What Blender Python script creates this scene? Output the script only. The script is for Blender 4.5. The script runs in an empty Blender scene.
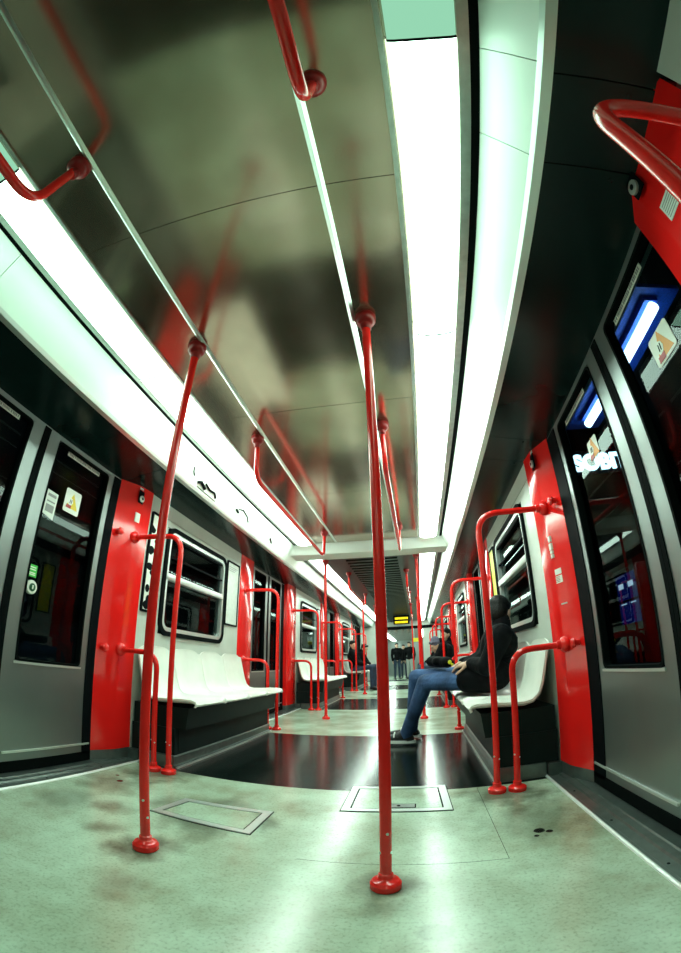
import bpy, bmesh, math, random
from mathutils import Vector, Matrix
random.seed(7)
SC = bpy.context.scene
COL = SC.collection
R = math.radians

# ------------------------------------------------------------------ materials
def nodes(name):
    m = bpy.data.materials.new(name); m.use_nodes = True
    nt = m.node_tree; nt.nodes.clear()
    out = nt.nodes.new('ShaderNodeOutputMaterial')
    return m, nt, out

def mat(name, col, rough=.5, metal=0., spec=.5, var=0., vscale=8., bump=0., bscale=60., coat=0., stretch=(1, 1, 1), rvar=0.):
    m, nt, out = nodes(name)
    b = nt.nodes.new('ShaderNodeBsdfPrincipled')
    b.inputs['Base Color'].default_value = (*col, 1)
    b.inputs['Roughness'].default_value = rough
    b.inputs['Metallic'].default_value = metal
    b.inputs['Specular IOR Level'].default_value = spec
    b.inputs['Coat Weight'].default_value = coat
    b.inputs['Coat Roughness'].default_value = .08
    nt.links.new(b.outputs[0], out.inputs[0])
    if var or bump or rvar:
        tc = nt.nodes.new('ShaderNodeTexCoord'); mp = nt.nodes.new('ShaderNodeMapping')
        mp.inputs['Scale'].default_value = stretch
        nt.links.new(tc.outputs['Object'], mp.inputs[0])
        def noise(sc, det=5):
            n = nt.nodes.new('ShaderNodeTexNoise'); n.inputs['Scale'].default_value = sc; n.inputs['Detail'].default_value = det
            nt.links.new(mp.outputs[0], n.inputs['Vector']); return n
        if var:
            n = noise(vscale); r = nt.nodes.new('ShaderNodeValToRGB')
            r.color_ramp.elements[0].position = .3; r.color_ramp.elements[1].position = .7
            r.color_ramp.elements[0].color = (*[c * (1 - var) for c in col], 1)
            r.color_ramp.elements[1].color = (*[min(1, c * (1 + var)) for c in col], 1)
            nt.links.new(n.outputs[0], r.inputs[0]); nt.links.new(r.outputs[0], b.inputs['Base Color'])
        if rvar:
            n = noise(vscale * .7); mr = nt.nodes.new('ShaderNodeMapRange')
            mr.inputs['To Min'].default_value = max(.02, rough - rvar); mr.inputs['To Max'].default_value = rough + rvar
            nt.links.new(n.outputs[0], mr.inputs[0]); nt.links.new(mr.outputs[0], b.inputs['Roughness'])
        if bump:
            n = noise(bscale); bp = nt.nodes.new('ShaderNodeBump'); bp.inputs['Strength'].default_value = bump; bp.inputs['Distance'].default_value = .01
            nt.links.new(n.outputs[0], bp.inputs['Height']); nt.links.new(bp.outputs[0], b.inputs['Normal'])
    return m

def emit(name, col, s):
    m, nt, out = nodes(name)
    e = nt.nodes.new('ShaderNodeEmission'); e.inputs[0].default_value = (*col, 1); e.inputs[1].default_value = s
    nt.links.new(e.outputs[0], out.inputs[0]); return m

def glass_mat(name, tint, ior=1.55, rough=0.0):
    m, nt, out = nodes(name)
    t = nt.nodes.new('ShaderNodeBsdfTransparent'); t.inputs[0].default_value = (*tint, 1)
    g = nt.nodes.new('ShaderNodeBsdfGlossy'); g.inputs['Roughness'].default_value = rough; g.inputs['Color'].default_value = (.28, .32, .31, 1)
    f = nt.nodes.new('ShaderNodeFresnel'); f.inputs['IOR'].default_value = ior
    mx = nt.nodes.new('ShaderNodeMixShader')
    ge = nt.nodes.new('ShaderNodeNewGeometry'); inv = nt.nodes.new('ShaderNodeMath'); inv.operation = 'SUBTRACT'; inv.inputs[0].default_value = 1
    ml = nt.nodes.new('ShaderNodeMath'); ml.operation = 'MULTIPLY'          # only the face towards the viewer mirrors
    nt.links.new(ge.outputs['Backfacing'], inv.inputs[1]); nt.links.new(inv.outputs[0], ml.inputs[0]); nt.links.new(f.outputs[0], ml.inputs[1])
    nt.links.new(ml.outputs[0], mx.inputs[0]); nt.links.new(t.outputs[0], mx.inputs[1]); nt.links.new(g.outputs[0], mx.inputs[2])
    nt.links.new(mx.outputs[0], out.inputs[0]); return m

def floor_mat():
    # worn vinyl: pale bays with mottling, grime rings where the poles stand, faint scuffs
    m, nt, out = nodes('pale_vinyl_floor')
    N = nt.nodes.new; L = nt.links.new
    b = N('ShaderNodeBsdfPrincipled'); L(b.outputs[0], out.inputs[0])
    b.inputs['Specular IOR Level'].default_value = .8
    tc = N('ShaderNodeTexCoord')
    n1 = N('ShaderNodeTexNoise'); n1.inputs['Scale'].default_value = 2.2; n1.inputs['Detail'].default_value = 9; n1.inputs['Roughness'].default_value = .65
    L(tc.outputs['Object'], n1.inputs['Vector'])
    r1 = N('ShaderNodeValToRGB')
    r1.color_ramp.elements[0].position = .33; r1.color_ramp.elements[0].color = (.30, .34, .23, 1)
    r1.color_ramp.elements[1].position = .62; r1.color_ramp.elements[1].color = (.52, .69, .54, 1)
    L(n1.outputs[0], r1.inputs[0])
    n2 = N('ShaderNodeTexNoise'); n2.inputs['Scale'].default_value = 95; n2.inputs['Detail'].default_value = 3
    L(tc.outputs['Object'], n2.inputs['Vector'])
    r2 = N('ShaderNodeValToRGB')
    r2.color_ramp.elements[0].position = .25; r2.color_ramp.elements[0].color = (.72, .72, .70, 1)
    r2.color_ramp.elements[1].position = .5; r2.color_ramp.elements[1].color = (1, 1, 1, 1)
    L(n2.outputs[0], r2.inputs[0])
    mul = N('ShaderNodeMix'); mul.data_type = 'RGBA'; mul.blend_type = 'MULTIPLY'; mul.inputs[0].default_value = 1
    L(r1.outputs[0], mul.inputs[6]); L(r2.outputs[0], mul.inputs[7])
    cur = mul.outputs[2]
    n3 = N('ShaderNodeTexNoise'); n3.inputs['Scale'].default_value = 9; n3.inputs['Detail'].default_value = 6
    L(tc.outputs['Object'], n3.inputs['Vector'])
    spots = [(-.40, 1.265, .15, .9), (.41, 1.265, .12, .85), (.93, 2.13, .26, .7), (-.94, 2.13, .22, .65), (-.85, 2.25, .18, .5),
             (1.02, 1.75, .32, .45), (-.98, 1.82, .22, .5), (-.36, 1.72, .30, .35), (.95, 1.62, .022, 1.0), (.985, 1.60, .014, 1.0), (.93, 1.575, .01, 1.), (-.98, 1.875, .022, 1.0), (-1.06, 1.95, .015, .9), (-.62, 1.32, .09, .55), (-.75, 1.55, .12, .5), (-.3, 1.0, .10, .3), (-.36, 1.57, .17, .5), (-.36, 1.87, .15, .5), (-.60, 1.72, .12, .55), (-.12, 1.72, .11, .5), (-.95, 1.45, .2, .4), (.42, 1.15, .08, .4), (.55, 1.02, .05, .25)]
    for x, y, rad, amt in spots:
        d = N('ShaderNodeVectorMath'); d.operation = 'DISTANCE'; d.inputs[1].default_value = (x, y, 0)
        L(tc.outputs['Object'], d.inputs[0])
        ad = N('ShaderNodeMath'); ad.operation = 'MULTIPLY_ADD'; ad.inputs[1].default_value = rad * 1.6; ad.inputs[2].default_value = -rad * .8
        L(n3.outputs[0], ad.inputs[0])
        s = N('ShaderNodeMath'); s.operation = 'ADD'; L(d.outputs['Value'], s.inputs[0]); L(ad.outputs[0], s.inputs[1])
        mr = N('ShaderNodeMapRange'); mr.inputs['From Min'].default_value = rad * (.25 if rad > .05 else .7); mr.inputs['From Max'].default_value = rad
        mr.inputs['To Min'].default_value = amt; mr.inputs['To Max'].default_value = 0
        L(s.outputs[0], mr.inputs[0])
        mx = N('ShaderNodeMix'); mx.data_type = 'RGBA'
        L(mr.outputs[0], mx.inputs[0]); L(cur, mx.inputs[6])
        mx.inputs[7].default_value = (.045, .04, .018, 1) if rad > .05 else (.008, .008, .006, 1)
        cur = mx.outputs[2]
    L(cur, b.inputs['Base Color'])
    mr = N('ShaderNodeMapRange'); mr.inputs['To Min'].default_value = .16; mr.inputs['To Max'].default_value = .27
    L(n1.outputs[0], mr.inputs[0]); L(mr.outputs[0], b.inputs['Roughness'])
    bp = N('ShaderNodeBump'); bp.inputs['Strength'].default_value = .05; bp.inputs['Distance'].default_value = .004
    L(n2.outputs[0], bp.inputs['Height']); L(bp.outputs[0], b.inputs['Normal'])
    return m

M = dict(
    floor=floor_mat(),
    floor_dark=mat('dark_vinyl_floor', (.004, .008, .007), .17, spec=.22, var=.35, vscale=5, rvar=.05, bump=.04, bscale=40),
    ceil=mat('polished_ceiling_laminate', (.44, .355, .275), .15, metal=.88, var=.18, vscale=2.5, bump=.03, bscale=5, rvar=.05),
    ceil_dark=mat('dark_ceiling_grille', (.010, .014, .013), .36, metal=.1, spec=.3),
    soffit=mat('dark_glossy_soffit', (.006, .020, .020), .20, spec=.25, var=.2, vscale=3),
    cove=mat('white_cove_panel', (.82, .90, .83), .28, spec=.5, var=.03, vscale=3),
    steel=mat('brushed_steel', (.52, .57, .53), .28, metal=.85, var=.10, vscale=30, stretch=(1, 1, .06)),
    steel_bright=mat('bright_aluminium', (.70, .76, .72), .33, metal=.7),
    door=mat('grey_door_metal', (.27, .31, .30), .34, metal=.8, var=.06, vscale=3),
    edgemetal=mat('polished_edge_strip', (.85, .90, .87), .35, metal=.4),
    trimmetal=mat('faceted_aluminium_trim', (.92, .96, .92), .34, metal=.95),
    beam=mat('pale_grey_lacquer', (.82, .88, .84), .35),
    rubber=mat('black_rubber', (.003, .005, .005), .7, spec=.03),
    black=mat('black_plastic', (.003, .005, .006), .6, spec=.03),
    wall=mat('pale_grey_wall_laminate', (.55, .60, .54), .35, var=.05, vscale=6),
    red=mat('glossy_red_lacquer', (.86, .012, .010), .14, spec=.5, coat=.35, var=.04, vscale=5),
    redpole=mat('red_enamel_tube', (.88, .016, .012), .20, spec=.45, coat=.2, var=.08, vscale=18),
    reddark=mat('dark_red_enamel', (.30, .008, .008), .35, spec=.4),  # darker red, used on the ceiling flanges
    seat=mat('white_moulded_plastic', (.84, .87, .80), .33, spec=.5, var=.05, vscale=7),
    base=mat('dark_green_grey_bench_base', (.006, .014, .013), .5, spec=.12, var=.2, vscale=6),
    plinth=mat('grey_kick_metal', (.13, .16, .15), .3, metal=.6, var=.15, vscale=20),
    glass=glass_mat('dark_window_glass', (.50, .60, .62)),
    tube=emit('lit_diffuser', (.78, 1.0, .86), 11.0),
    tube_near=emit('dimmed_lit_diffuser', (.60, 1.0, .76), 5.5),  # emission lowered so the near end darkens like a lens vignette
    tube_dim=emit('vignette_dimmed_diffuser', (.45, 1.0, .66), .42),  # lens vignette put into the emission of this run
    white=mat('white_sticker', (.78, .80, .72), .4),
    paper=mat('printed_paper', (.66, .72, .66), .5, var=.08, vscale=25),
    grey=mat('grey_print', (.25, .26, .25), .5),
    orange=mat('orange_print', (.75, .28, .02), .4),
    yellow=mat('yellow_print', (.78, .55, .02), .4),
    redprint=mat('dark_red_print', (.40, .015, .015), .4),
    greenst=mat('green_sticker', (.05, .55, .06), .4),
    greenbtn=mat('green_button', (.01, .10, .04), .3),
    yellowp=mat('yellow_notice', (.75, .70, .02), .4, var=.1, vscale=12),
    led=emit('amber_led', (1.0, .80, .02), 1.0),
    skin=mat('skin', (.60, .36, .25), .5, var=.06, vscale=30),
    hair=mat('black_hair', (.004, .0035, .003), .5, spec=.25, bump=.4, bscale=120),
    jacket=mat('black_jacket_cloth', (.0022, .003, .004), .8, spec=.12, var=.3, vscale=12, bump=.5, bscale=30),
    jeans=mat('blue_denim', (.045, .10, .24), .8, var=.55, vscale=7, bump=.5, bscale=45),
    jeansd=mat('dark_denim', (.018, .035, .07), .8, var=.4, vscale=9),
    shoe=mat('black_shoe', (.012, .012, .014), .5),
    sole=mat('white_sole', (.75, .78, .74), .5),
    cap=mat('grey_knit_wool', (.13, .13, .19), .85, var=.3, vscale=40),
    eye=mat('eye', (.02, .015, .012), .15),
    lips=mat('lips', (.42, .16, .14), .5),
    darkwall=mat('tunnel_concrete', (.010, .014, .016), .8, var=.3, vscale=2),
    platform=mat('platform_paving', (.03, .035, .04), .6, var=.2, vscale=4),
    bluehalo=mat('blue_halo_paint', (.015, .08, .55), .6, var=.4, vscale=60),  # blue paint stands in for the glow around the platform tube
    bluemach=mat('blue_machine_paint', (.02, .035, .30), .35),
    tubeblue=emit('cool_tube', (.62, .90, 1.0), 9.0),
    tubewhite=emit('white_tube', (.75, 1.0, .95), 1.3),
    letters=emit('lit_letters', (.66, .92, 1.0), 4.5),
    screen=emit('machine_screen', (.75, .85, 1.0), .9),
    bluelit=emit('machine_lit_front', (.03, .045, .42), .16),
)

# ------------------------------------------------------------------ mesh builder
class MB:
    def __init__(s): s.bm = bmesh.new()
    def _mi(s, fs, mi):
        for f in fs: f.material_index = mi
    def box(s, x0, x1, y0, y1, z0, z1, mi=0, bev=0, seg=2):
        r = bmesh.ops.create_cube(s.bm, size=1)
        vs = r['verts']
        for v in vs:
            v.co = Vector(((x0 + x1) / 2 + v.co.x * abs(x1 - x0), (y0 + y1) / 2 + v.co.y * abs(y1 - y0), (z0 + z1) / 2 + v.co.z * abs(z1 - z0)))
        fs = list({f for v in vs for f in v.link_faces})
        s._mi(fs, mi)
        if bev:
            es = list({e for v in vs for e in v.link_edges})
            r = bmesh.ops.bevel(s.bm, geom=es, offset=bev, segments=seg, profile=.5, affect='EDGES')
            s._mi(r['faces'], mi)
        return s
    def prism(s, pts, a, b, axis='y', mi=0):
        # closed outline in the plane normal to `axis`, extruded from a to b
        def P(u, v, w):
            return {'y': (u, w, v), 'z': (u, v, w), 'x': (w, u, v)}[axis]
        A = [s.bm.verts.new(P(u, v, a)) for u, v in pts]; B = [s.bm.verts.new(P(u, v, b)) for u, v in pts]
        fs = [s.bm.faces.new(A), s.bm.faces.new(B[::-1])]
        n = len(pts)
        for i in range(n): fs.append(s.bm.faces.new((A[i], B[i], B[(i + 1) % n], A[(i + 1) % n])))
        s._mi(fs, mi); return s
    def ring(s, outer, inner, a, b, mi=0):
        # frame between two outlines (y,z) of equal count, thick from x=a to x=b
        n = len(outer)
        V = [[s.bm.verts.new((x, u, v)) for u, v in o] for o in (outer, inner) for x in (a, b)]
        oa, ob, ia, ib = V
        fs = []
        for i in range(n):
            j = (i + 1) % n
            fs += [s.bm.faces.new((oa[i], oa[j], ia[j], ia[i])), s.bm.faces.new((ob[i], ib[i], ib[j], ob[j])),
                   s.bm.faces.new((oa[i], ob[i], ob[j], oa[j])), s.bm.faces.new((ia[i], ia[j], ib[j], ib[i]))]
        s._mi(fs, mi); return s
    def tube(s, pts, r, fil=0., seg=14, mi=0, caps=True, fn=7):
        pts = [Vector(p) for p in pts]
        path = [pts[0]]
        for i in range(1, len(pts) - 1):
            p, a, b = pts[i], pts[i - 1], pts[i + 1]
            d0 = (a - p); d1 = (b - p)
            f = min(fil, d0.length * .49, d1.length * .49) if fil else 0
            if f < 1e-5: path.append(p); continue
            A = p + d0.normalized() * f; B = p + d1.normalized() * f
            for k in range(fn + 1):
                t = k / fn; path.append(A * (1 - t) ** 2 + p * 2 * t * (1 - t) + B * t * t)
        path.append(pts[-1])
        rad = r if callable(r) else (lambda t: r)
        rings = []; prev = None
        for i, p in enumerate(path):
            d = (path[min(i + 1, len(path) - 1)] - path[max(i - 1, 0)]).normalized()
            if prev is None:
                u = d.orthogonal().normalized()
            else:
                u = (prev - d * prev.dot(d)).normalized()
            prev = u; w = d.cross(u)
            rr = rad(i / (len(path) - 1))
            rings.append([s.bm.verts.new(p + (u * math.cos(2 * math.pi * k / seg) + w * math.sin(2 * math.pi * k / seg)) * rr) for k in range(seg)])
        fs = []
        for i in range(len(rings) - 1):
            for k in range(seg):
                fs.append(s.bm.faces.new((rings[i][k], rings[i][(k + 1) % seg], rings[i + 1][(k + 1) % seg], rings[i + 1][k])))
        if caps: fs += [s.bm.faces.new(rings[0][::-1]), s.bm.faces.new(rings[-1])]
        s._mi(fs, mi); return s
    def lathe(s, prof, c, d=(0, 0, 1), seg=20, mi=0):
        # prof: (radius, height) along direction d from c
        d = Vector(d).normalized(); u = d.orthogonal().normalized(); w = d.cross(u); c = Vector(c)
        rings = []
        for r, h in prof:
            rings.append([s.bm.verts.new(c + d * h + (u * math.cos(2 * math.pi * k / seg) + w * math.sin(2 * math.pi * k / seg)) * max(r, 1e-4)) for k in range(seg)])
        fs = [s.bm.faces.new(rings[0][::-1]), s.bm.faces.new(rings[-1])]
        for i in range(len(rings) - 1):
            for k in range(seg): fs.append(s.bm.faces.new((rings[i][k], rings[i][(k + 1) % seg], rings[i + 1][(k + 1) % seg], rings[i + 1][k])))
        s._mi(fs, mi); return s
    def ball(s, c, rad, rot=None, seg=16, mi=0):
        r = bmesh.ops.create_uvsphere(s.bm, u_segments=seg, v_segments=seg * 2 // 3, radius=1)
        rad = (rad,) * 3 if not hasattr(rad, '__len__') else rad
        rm = rot or Matrix.Identity(3)
        for v in r['verts']: v.co = Vector(c) + rm @ Vector((v.co.x * rad[0], v.co.y * rad[1], v.co.z * rad[2]))
        s._mi({f for v in r['verts'] for f in v.link_faces}, mi); return s
    def cap(s, p0, r0, p1, r1, seg=12, mi=0):
        # tapered limb with round ends
        p0, p1 = Vector(p0), Vector(p1); d = p1 - p0; L = d.length
        if L < 1e-6: return s.ball(p0, r0)
        prof = [(r0 * math.cos(a), -r0 * math.sin(a)) for a in (R(88), R(60), R(30))] + [(r0, 0), (r1, L)] + [(r1 * math.cos(a), L + r1 * math.sin(a)) for a in (R(30), R(60), R(88))]
        return s.lathe(prof, p0, d, seg, mi)
    def build(s, name, mats, parent=None, sharp=35, recalc=True):
        if recalc: bmesh.ops.recalc_face_normals(s.bm, faces=s.bm.faces)
        me = bpy.data.meshes.new(name)
        if parent is not None:
            root = parent
            off = Vector((0, 0, 0)); q = parent
            while q is not None: off += q.location; q = q.parent
            for v in s.bm.verts: v.co -= off
        for m in (mats if isinstance(mats, (list, tuple)) else [mats]): me.materials.append(m)
        s.bm.to_mesh(me); s.bm.free()
        for p in me.polygons: p.use_smooth = True
        me.set_sharp_from_angle(angle=R(sharp))
        o = bpy.data.objects.new(name, me); COL.objects.link(o)
        if parent is not None: o.parent = parent
        return o

def tag(o, label, cat, group=None):
    o['label'] = label; o['category'] = cat
    if group: o['group'] = group
    return o
def thing(name, label, cat, loc, group=None):
    o = bpy.data.objects.new(name, None); COL.objects.link(o)
    o.location = loc; o.empty_display_size = .1
    return tag(o, label, cat, group)
def struct(o):
    o['kind'] = 'structure'; return o
def dup(root, dloc, label=None):
    r = root.copy(); COL.objects.link(r); r.location = Vector(root.location) + Vector(dloc)
    if label: r['label'] = label
    for ch in list(root.children):
        c = ch.copy(); COL.objects.link(c); c.parent = r
        for g in ch.children:
            d = g.copy(); COL.objects.link(d); d.parent = c
    return r
def rrect(y0, y1, z0, z1, r, n=6):
    pts = []
    for cy, cz, a0 in ((y1 - r, z1 - r, 0), (y0 + r, z1 - r, 90), (y0 + r, z0 + r, 180), (y1 - r, z0 + r, 270)):
        for k in range(n + 1):
            a = R(a0 + 90 * k / n); pts.append((cy + r * math.cos(a), cz + r * math.sin(a)))
    return pts

# ------------------------------------------------------------------ layout (metres; x across, y along the car, z up)
HC = 2.08                    # ceiling
DX = 1.335                   # door plane
YB, YE = -2.4, 14.6          # built length of the car
PITCH = 3.805
C1 = 1.265
CEN = [C1 + PITCH * k for k in range(4)]
SIDE = {1: 'right', -1: 'left'}
ORD = ['first', 'second', 'third', 'fourth']

# floor
f = MB()
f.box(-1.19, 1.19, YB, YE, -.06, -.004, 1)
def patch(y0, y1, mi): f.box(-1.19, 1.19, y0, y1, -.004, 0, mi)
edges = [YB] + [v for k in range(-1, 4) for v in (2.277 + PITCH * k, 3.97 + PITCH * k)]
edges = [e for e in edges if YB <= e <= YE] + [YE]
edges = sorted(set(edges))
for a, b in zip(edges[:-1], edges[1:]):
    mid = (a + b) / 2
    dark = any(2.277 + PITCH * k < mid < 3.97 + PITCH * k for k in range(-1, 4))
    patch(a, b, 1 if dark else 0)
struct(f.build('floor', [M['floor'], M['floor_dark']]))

for i, q in enumerate(((.798, .7995, 1.42, 2.27), (.1, .80, 1.4195, 1.4207))):
    t = MB(); t.box(*q, .0001, .0004); struct(t.build('trim_%d' % (101 + i), M['soffit']))

# ceiling: polished panels up to the transition, dark slatted grille beyond
c = MB()
ys = [YB, -.9, .62, 1.9, 3.15, 4.62]
for a, b in zip(ys[:-1], ys[1:]): c.box(-.605, .605, a + .0015, b - .0015, HC, HC + .03)
c.box(-1.0, -.605, YB, 4.63, HC + .028, HC + .05); c.box(.605, 1.0, YB, 4.63, HC + .028, HC + .05)
struct(c.build('ceiling', M['ceil']))
c = MB()
c.box(-.62, .62, 4.96, YE, 2.0, 2.04)
for k in range(58):
    y = 5.0 + k * .165
    c.box(-.33, .33, y, y + .07, 1.975, 2.0, 0)
c.box(-1.0, -.62, 4.96, YE, 2.02, 2.05); c.box(.62, 1.0, 4.96, YE, 2.02, 2.05)
struct(c.build('ceiling', M['ceil_dark']))
# pale transition beam
c = MB(); c.prism([(4.632, 2.09), (4.636, 2.072), (4.700, 1.968), (4.72, 1.965), (4.97, 1.965), (4.97, 2.09)], -.98, .98, 'x')
struct(c.build('trim_1', M['beam']))
# ceiling trims
n_trim = [1]
def trim(mb, m):
    n_trim[0] += 1
    return struct(mb.build('trim_%d' % n_trim[0], m))
for sx in (-1, 1):
    t = MB(); dp = .0071 if sx < 0 else .0125  # facet depth shaped so each trim mirrors a diffuser towards the camera
    t.prism([(sx * .355 - .013, HC + .003), (sx * .355 - .013, HC - .001), (sx * .355 - .001, HC - dp), (sx * .355 + .001, HC - dp), (sx * .355 + .013, HC - .001), (sx * .355 + .013, HC + .003)], YB, 4.60)
    trim(t, M['trimmetal'])
    t = MB(); t.box(sx * .605 - .008, sx * .605 + .008, YB, 4.62, HC - .006, HC + .03)
    trim(t, M['steel'])
# coves, soffits
for sx in (-1, 1):
    t = MB()
    prof = [(.872, 2.082), (.972, 1.885), (.985, 1.893), (.89, 2.10)]
    js = [YB, -.75, .22, .49, 2.35, 4.46, 6.0, 8.2, 10.4, 12.6, YE]
    for a, b in zip(js[:-1], js[1:]): t.prism([(sx * u, v) for u, v in prof], a + .0015, b - .0015)
    trim(t, M['cove'])
    t = MB(); t.prism([(sx * u, v) for u, v in ((.970, 1.887), (.978, 1.868), (1.006, 1.862), (1.008, 1.885), (.985, 1.895))], YB, YE)
    trim(t, M['steel_bright'])
    t = MB()
    js = [YB, -.75, .245, .505, 2.05, 2.32, 3.98, 4.3, 5.84, 6.12, 7.8, 8.1, 9.64, 9.92, 11.6, 11.9, 13.4, YE]
    for a, b in zip(js[:-1], js[1:]):
        t.prism([(sx * u, v) for u, v in ((1.008, 1.868), (1.36, 1.806), (1.36, 1.85), (1.008, 1.90))], a + .002, b - .002)
    for a in js[2:12]:
        t.lathe([(.008, 0), (.008, .004), (.003, .006)], (sx * 1.21, a + .03, 1.834), (0, 0, -1), 10)
    trim(t, M['soffit'])
    t = MB(); t.box(sx * .848, sx * .868, YB, YE, HC - .005, HC + .02)
    t.box(sx * .86, sx * .876, YB, YE, HC - .004, HC + .03)
    trim(t, M['rubber'])
    t = MB(); t.box(sx * .812, sx * .846, YB, 4.63, HC - .01, HC + .03); t.box(sx * .812, sx * .846, 4.98, YE, 2.0, 2.03)
    trim(t, M['steel'])

# ceiling lights (lit diffusers with rounded bellies, one tube run each)
def diffuser(sx, y0, y1, zt, label, m, group):
    t = thing('ceiling_light', label, 'ceiling light', (sx * .716, (y0 + y1) / 2, zt), group)
    p = [(-.093, .0), (-.092, -.014), (-.075, -.028), (-.04, -.036), (0, -.038), (.04, -.036), (.075, -.028), (.092, -.014), (.093, 0)]
    b = MB(); b.prism([(sx * .716 + u, zt + v) for u, v in p], y0 + .004, y1 - .004); b.build('diffuser', m, t, sharp=50)
    for y in (y0, y1 - .004):
        b = MB(); b.prism([(sx * .716 + u * 1.02, zt + v * 1.06) for u, v in p], y, y + .004); b.build('end_cap', M['rubber'], t, sharp=50)
    return t
for sx in (-1, 1):
    S = SIDE[sx]
    diffuser(sx, YB, -.75, HC - .002, 'ceiling light at the very back of the %s strip, behind the viewer' % S, M['tube_near'], 'ceiling light strips')
    diffuser(sx, -.75, .182, HC - .002, 'vignette-dimmed ceiling light at the top edge of the %s strip' % S, M['tube_dim'], 'ceiling light strips')
    diffuser(sx, .182, 1.38, HC - .002, 'greenish ceiling light above the near doors, first full length of the %s strip' % S, M['tube_near'], 'ceiling light strips')
    diffuser(sx, 1.38, 4.555, HC - .002, 'long bright ceiling light above the near bench, ending at the pale beam, %s strip' % S, M['tube'], 'ceiling light strips')
    diffuser(sx, 5.0, 9.6, 2.018, 'bright ceiling light just beyond the pale beam in the %s strip' % S, M['tube'], 'ceiling light strips')
    diffuser(sx, 9.6, 14.4, 2.018, 'farthest bright ceiling light running to the end wall in the %s strip' % S, M['tube'], 'ceiling light strips')

# door thresholds, kick strips
for sx in (-1, 1):
    t = MB()
    t.prism([(sx * 1.178, 0), (sx * 1.186, .006), (sx * 1.20, .006), (sx * 1.205, .002), (sx * 1.245, .002), (sx * 1.25, .010), (sx * 1.28, .010), (sx * 1.285, .016), (sx * 1.34, .016), (sx * 1.42, -.02), (sx * 1.178, -.02)], YB, YE)
    trim(t, M['plinth'])
    t = MB(); t.prism([(sx * (1.182 + .009 * math.cos(R(20 * q))), .009 * math.sin(R(20 * q))) for q in range(10)], YB, YE)
    trim(t, M['edgemetal'])
    t = MB()
    for k in range(40): t.lathe([(.006, 0), (.004, .002)], (sx * 1.222, YB + .2 + k * .42, .002), (0, 0, 1), 8)
    trim(t, M['black'])

# side walls: window bays between the door bays
def bay(k): return (2.33 + PITCH * k, 4.0 + PITCH * k)     # seat bay k
WY = lambda k: (2.575 + PITCH * k, 3.645 + PITCH * k)
WZ = (.845, 1.672)
for sx in (-1, 1):
    w = MB()
    for k in range(-1, 4):
        a, b = bay(k); b = min(b, YE)
        wa, wb = WY(k)
        if k == 3: w.box(sx * 1.27, sx * 1.31, a, b, 0, 1.84); continue
        w.box(sx * 1.27, sx * 1.31, a, b, 0, WZ[0] + .01); w.box(sx * 1.27, sx * 1.31, a, b, WZ[1] - .01, 1.84)
        w.box(sx * 1.27, sx * 1.31, a, wa + .01, WZ[0] + .01, WZ[1] - .01); w.box(sx * 1.27, sx * 1.31, wb - .01, b, WZ[0] + .01, WZ[1] - .01)
        w.box(sx * 1.264, sx * 1.27, a + .02, b - .02, 1.71, 1.716)
    # door heads and pockets
    for k in range(-1, 4):
        cc = C1 + PITCH * k
        w.box(sx * 1.345, sx * 1.41, cc - 1.07, cc + 1.07, 1.79, 1.90)
    struct(w.build('wall_%s' % SIDE[sx], M['wall']))
    b = MB()
    for k in range(-1, 4):
        a, e = bay(k); e = min(e, YE)
        b.box(sx * 1.19, sx * 1.27, a - .02, e + .02, 0, .07)
    struct(b.build('baseboard_%s' % SIDE[sx], M['plinth']))
n_win = [0]
def window(sx, k):
    n_win[0] += 1
    wa, wb = WY(k); x = sx * 1.27
    root = bpy.data.objects.new('window_%d' % n_win[0], None); COL.objects.link(root); root.location = (x, (wa + wb) / 2, WZ[0]); struct(root)
    o = rrect(wa, wb, *WZ, .10); i1 = rrect(wa + .035, wb - .035, WZ[0] + .035, WZ[1] - .035, .075); i2 = rrect(wa + .065, wb - .065, WZ[0] + .065, WZ[1] - .065, .055)
    MB().ring(o, i1, sx * 1.252, sx * 1.315).build('window_gasket', M['rubber'], root)
    MB().ring(i1, i2, sx * 1.258, sx * 1.31).build('window_frame', M['steel_bright'], root)
    g = MB(); g.prism(i2, sx * 1.292, sx * 1.300, 'x'); g.build('window_pane', M['glass'], root)
    t = MB(); t.box(sx * 1.250, sx * 1.292, wa + .05, wb - .05, 1.262, 1.312, bev=.006); t.build('window_transom', M['steel_bright'], root)
    for za, zb in ((1.315, 1.325), (1.44, 1.452), (1.585, 1.598)):
        t = MB(); t.box(sx * 1.266, sx * 1.288, wa + .066, wb - .066, za, zb); t.build('vent_bar', M['black'], root)
    return root
for sx in (-1, 1):
    for k in range(0, 3): window(sx, k)

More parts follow.
